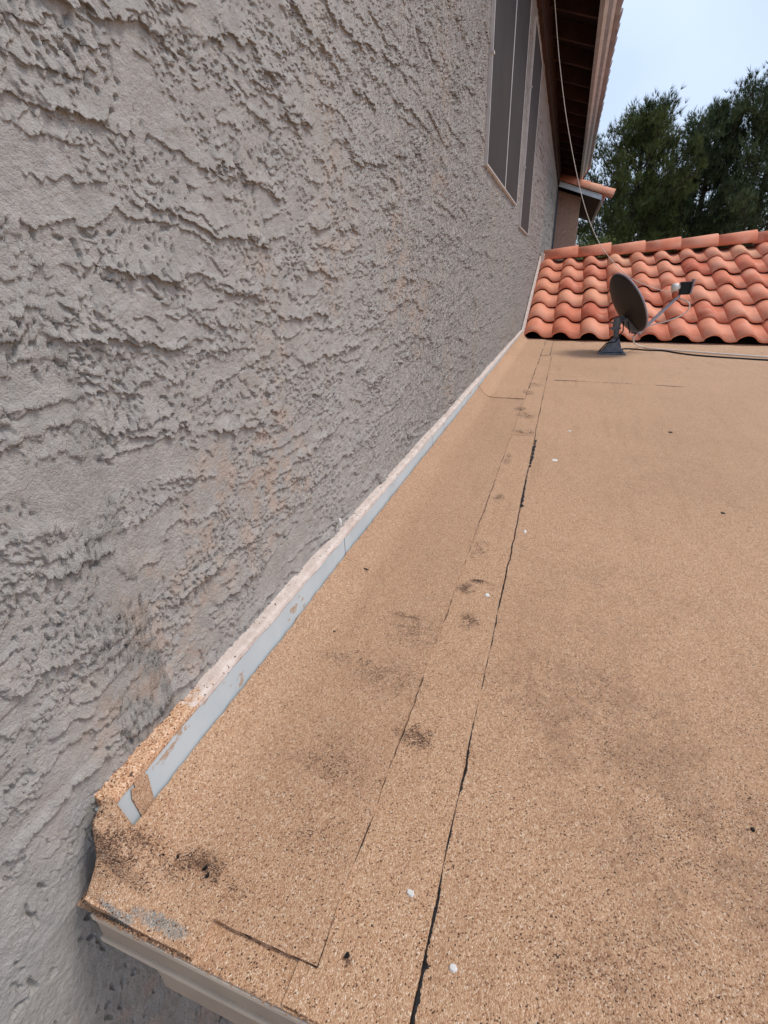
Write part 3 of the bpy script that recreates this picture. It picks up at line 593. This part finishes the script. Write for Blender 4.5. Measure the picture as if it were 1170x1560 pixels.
# ================================================================== CABLES
def spline(pts, n=12):
    P = [Vector(p) for p in pts]; P = [P[0]*2-P[1]]+P+[P[-1]*2-P[-2]]; o_ = []
    for i in range(1, len(P)-2):
        for k in range(n):
            t = k/n; a, b, c3, d = P[i-1:i+3]
            o_.append(.5*((2*b)+(c3-a)*t+(2*a-5*b+4*c3-d)*t*t+(3*b-a-3*c3+d)*t**3))
    return o_+[P[-2]]
px = [(838, -95), (845, 0), (852, 90), (863, 180), (878, 262), (893, 322), (912, 368), (935, 400), (964, 425), (1000, 440), (1030, 447)]
top = on_z(838, -95, 2.80); dist = np.linspace(top[1], lnb.y, len(px))
cab = MB().tube(spline([on_y(a, b, y) for (a, b), y in zip(px, dist)], 8), .0026, 8).build('overhead_cable', M['cable_w'], None, True)
tag(cab, 'thin white cable hanging from the eave down to the satellite dish', 'cable')
lp = [lnb+Vector((.0, 0, -.03))]+[Vector(on_y(a, b, F.y+.2)) for a, b in [(1050, 462), (1045, 476), (1020, 488), (985, 498)]]+[lo+Vector((.03, 0, -.01))]
tag(MB().tube(spline(lp, 8), .006, 6).build('feed_cable', M['cable_w'], None, True), 'white coaxial cable drooping under the feed arm of the dish', 'cable')
def roof_pts(L, z=.008): 
    o_ = []
    for a, b in L: q = on_z(a, b, -.03); o_.append((q[0], q[1], float(roof_z(np.array([q[0]]), np.array([q[1]]))[0])+z))
    return o_
wl = [Vector(on_y(965, 512, F.y+.1)), Vector(on_y(966, 522, F.y+.1))]+[Vector(q) for q in roof_pts([(975, 529), (990, 532), (1040, 535), (1100, 538), (1170, 541), (1260, 545), (1400, 550)], .010)]
tag(MB().tube(spline(wl, 8), .007, 6).build('coaxial_cable', M['cable_w'], None, True), 'white cable lying on the flat roof in front of the tiles', 'cable')
bl = roof_pts([(940, 536), (953, 533), (985, 534.5), (1010, 535), (1035, 538.5), (1060, 541), (1110, 543), (1170, 545), (1260, 549), (1400, 554)], .007)
tag(MB().tube(spline(bl, 8), .0075, 6).build('power_cable', M['black'], None, True), 'black cable lying on the flat roof beside the white one', 'cable')
# ================================================================== TREES
def pine(name, base, H, R, label, mat, seed, lean=(0, 0), lowest=.12, dens=1.0, group='trees behind the tiled roof'):
    rs = np.random.default_rng(seed)
    t = empty(name, base); tag(t, label, 'tree', group)
    b = np.array(base, float); axis = lambda f: b+np.array([lean[0]*f, lean[1]*f, H*f])
    mb = MB(); mb.tube([axis(f) for f in np.linspace(0, .97, 9)], list(np.interp(np.linspace(0, .97, 9), [0, 1], [.24, .03])), 8)
    cl = []
    nl = int(50*dens)
    for i in range(nl):
        f = lowest+(1-lowest)*((i+rs.random())/nl); a = i*2.4+rs.normal(0, .4)
        prof = (math.sin(math.pi*min(1, (f-lowest*.5)/(1-lowest*.5))**.8))**.8*rs.uniform(.6, 1.3)+.08
        ln = R*prof; up = .35+.8*f**2
        d = np.array([math.cos(a), math.sin(a), 0]); p0 = axis(f*.95)
        pos = lambda q: p0+d*ln*q+np.array([0, 0, ln*up*q**1.5])
        mb.tube([pos(q) for q in (0, .35, .7, 1)], [.05*(1.15-f), .035*(1.15-f), .02, .01], 5)
        for q in np.linspace(.35, 1.0, 3+int(ln*2.4)):
            p = pos(q); sp = .10+.13*ln*(1.2-q)
            for k in range(2):
                c = p+rs.normal(0, 1, 3)*np.array([sp, sp, sp*.5])+np.array([0, 0, .08]); cl.append((c, .17+.16*rs.random(), d*.35+np.array([0, 0, 1.0])))
                mb.tube([pos(max(0, q-.15)), c], [.014, .006], 4, False)
    tk = mb.build('trunk', M['bark'], t)
    # needles: thin blades fanned out round twig tips
    V = []; nt_ = 24; nd = 9
    C = np.array([c for c, _, _ in cl]); S = np.array([s for _, s, _ in cl]); D = np.array([d for _, _, d in cl])
    n = len(C); tp = C[:, None]+rs.normal(0, 1, (n, nt_, 3))*S[:, None, None]*np.array([.62, .62, .55])
    td = D[:, None]+rs.normal(0, .38, (n, nt_, 3)); td /= np.linalg.norm(td, axis=2, keepdims=True)
    nd_ = td[:, :, None]+rs.normal(0, .33, (n, nt_, nd, 3)); nd_ /= np.linalg.norm(nd_, axis=3, keepdims=True)
    sd_ = np.cross(nd_, rs.normal(0, 1, nd_.shape)); sd_ /= np.linalg.norm(sd_, axis=3, keepdims=True)+1e-9
    L = rs.uniform(.14, .26, (n, nt_, nd, 1)); p0 = tp[:, :, None]+nd_*.0; wq = .009
    tri = np.stack([p0-sd_*wq, p0+sd_*wq, p0+nd_*L], 3).reshape(-1, 3)
    me = bpy.data.meshes.new('crown'); me.vertices.add(len(tri)); me.vertices.foreach_set('co', tri.astype(np.float32).reshape(-1))
    me.loops.add(len(tri)); me.loops.foreach_set('vertex_index', np.arange(len(tri), dtype=np.int32)); me.polygons.add(len(tri)//3); me.polygons.foreach_set('loop_start', np.arange(0, len(tri), 3, dtype=np.int32)); me.update(calc_edges=True)
    o = link('crown', me, mat); child_world(o, t); return t
pine('pine_tree', (2.55, 24.0, -3.15), 9.4, 2.0, 'dark olive pine growing nearest the house eave, crown narrowing to an uneven top', M['pine'], 3, (.0, 0), .22)
pine('pine_tree', (5.0, 25.5, -3.15), 9.5, 1.9, 'bluish green pine with gaps in its crown, between the two others', M['pine2'], 8, (.2, 0), .22, .9)
pine('pine_tree', (7.0, 25.0, -3.15), 10.6, 2.2, 'tallest bluish green pine, furthest from the house wall behind the tiled ridge', M['pine2'], 12, (.0, 0), .2)
pine('pine_tree', (4.2, 29.0, -3.15), 7.6, 2.4, 'low dark pine far behind the others, showing between their trunks', M['pine'], 21, (0, 0), .2, .8)
def shrub(base, H, R, label, seed):
    rs = np.random.default_rng(seed); t = empty('leafy_tree', base); tag(t, label, 'tree', 'trees behind the tiled roof')
    b = np.array(base, float); mb = MB(); mb.tube([b, b+[0, .05, H*.5], b+[.05, 0, H*.8]], [.09, .06, .02], 7)
    C = []
    for i in range(60):
        d = rs.normal(0, 1, 3); d /= np.linalg.norm(d); r = rs.random()**.4; c = b+np.array([d[0]*R*r, d[1]*R*r, H*.72+d[2]*H*.28*r]); C.append(c)
        mb.tube([b+[0, 0, H*.45], c], [.025, .006], 4, False)
    mb.build('trunk', M['bark'], t)
    C = np.array(C); p = (C[:, None]+rs.normal(0, .16, (60, 110, 3))).reshape(-1, 3); a = rs.normal(0, 1, p.shape); a /= np.linalg.norm(a, axis=1, keepdims=True); s_ = np.cross(a, rs.normal(0, 1, p.shape)); s_ /= np.linalg.norm(s_, axis=1, keepdims=True)
    q = np.stack([p, p+a*.035+s_*.018, p+a*.075, p+a*.035-s_*.018], 1).reshape(-1, 3)
    mb2 = MB(); me = bpy.data.meshes.new('crown'); me.vertices.add(len(q)); me.vertices.foreach_set('co', q.astype(np.float32).reshape(-1)); me.loops.add(len(q)); me.loops.foreach_set('vertex_index', np.arange(len(q), dtype=np.int32)); me.polygons.add(len(q)//4); me.polygons.foreach_set('loop_start', np.arange(0, len(q), 4, dtype=np.int32)); me.update(calc_edges=True)
    child_world(link('crown', me, M['leaf']), t)
shrub((1.0, 20.5, -3.15), 5.2, .9, 'lighter green leafy tree low beside the house wing', 31)
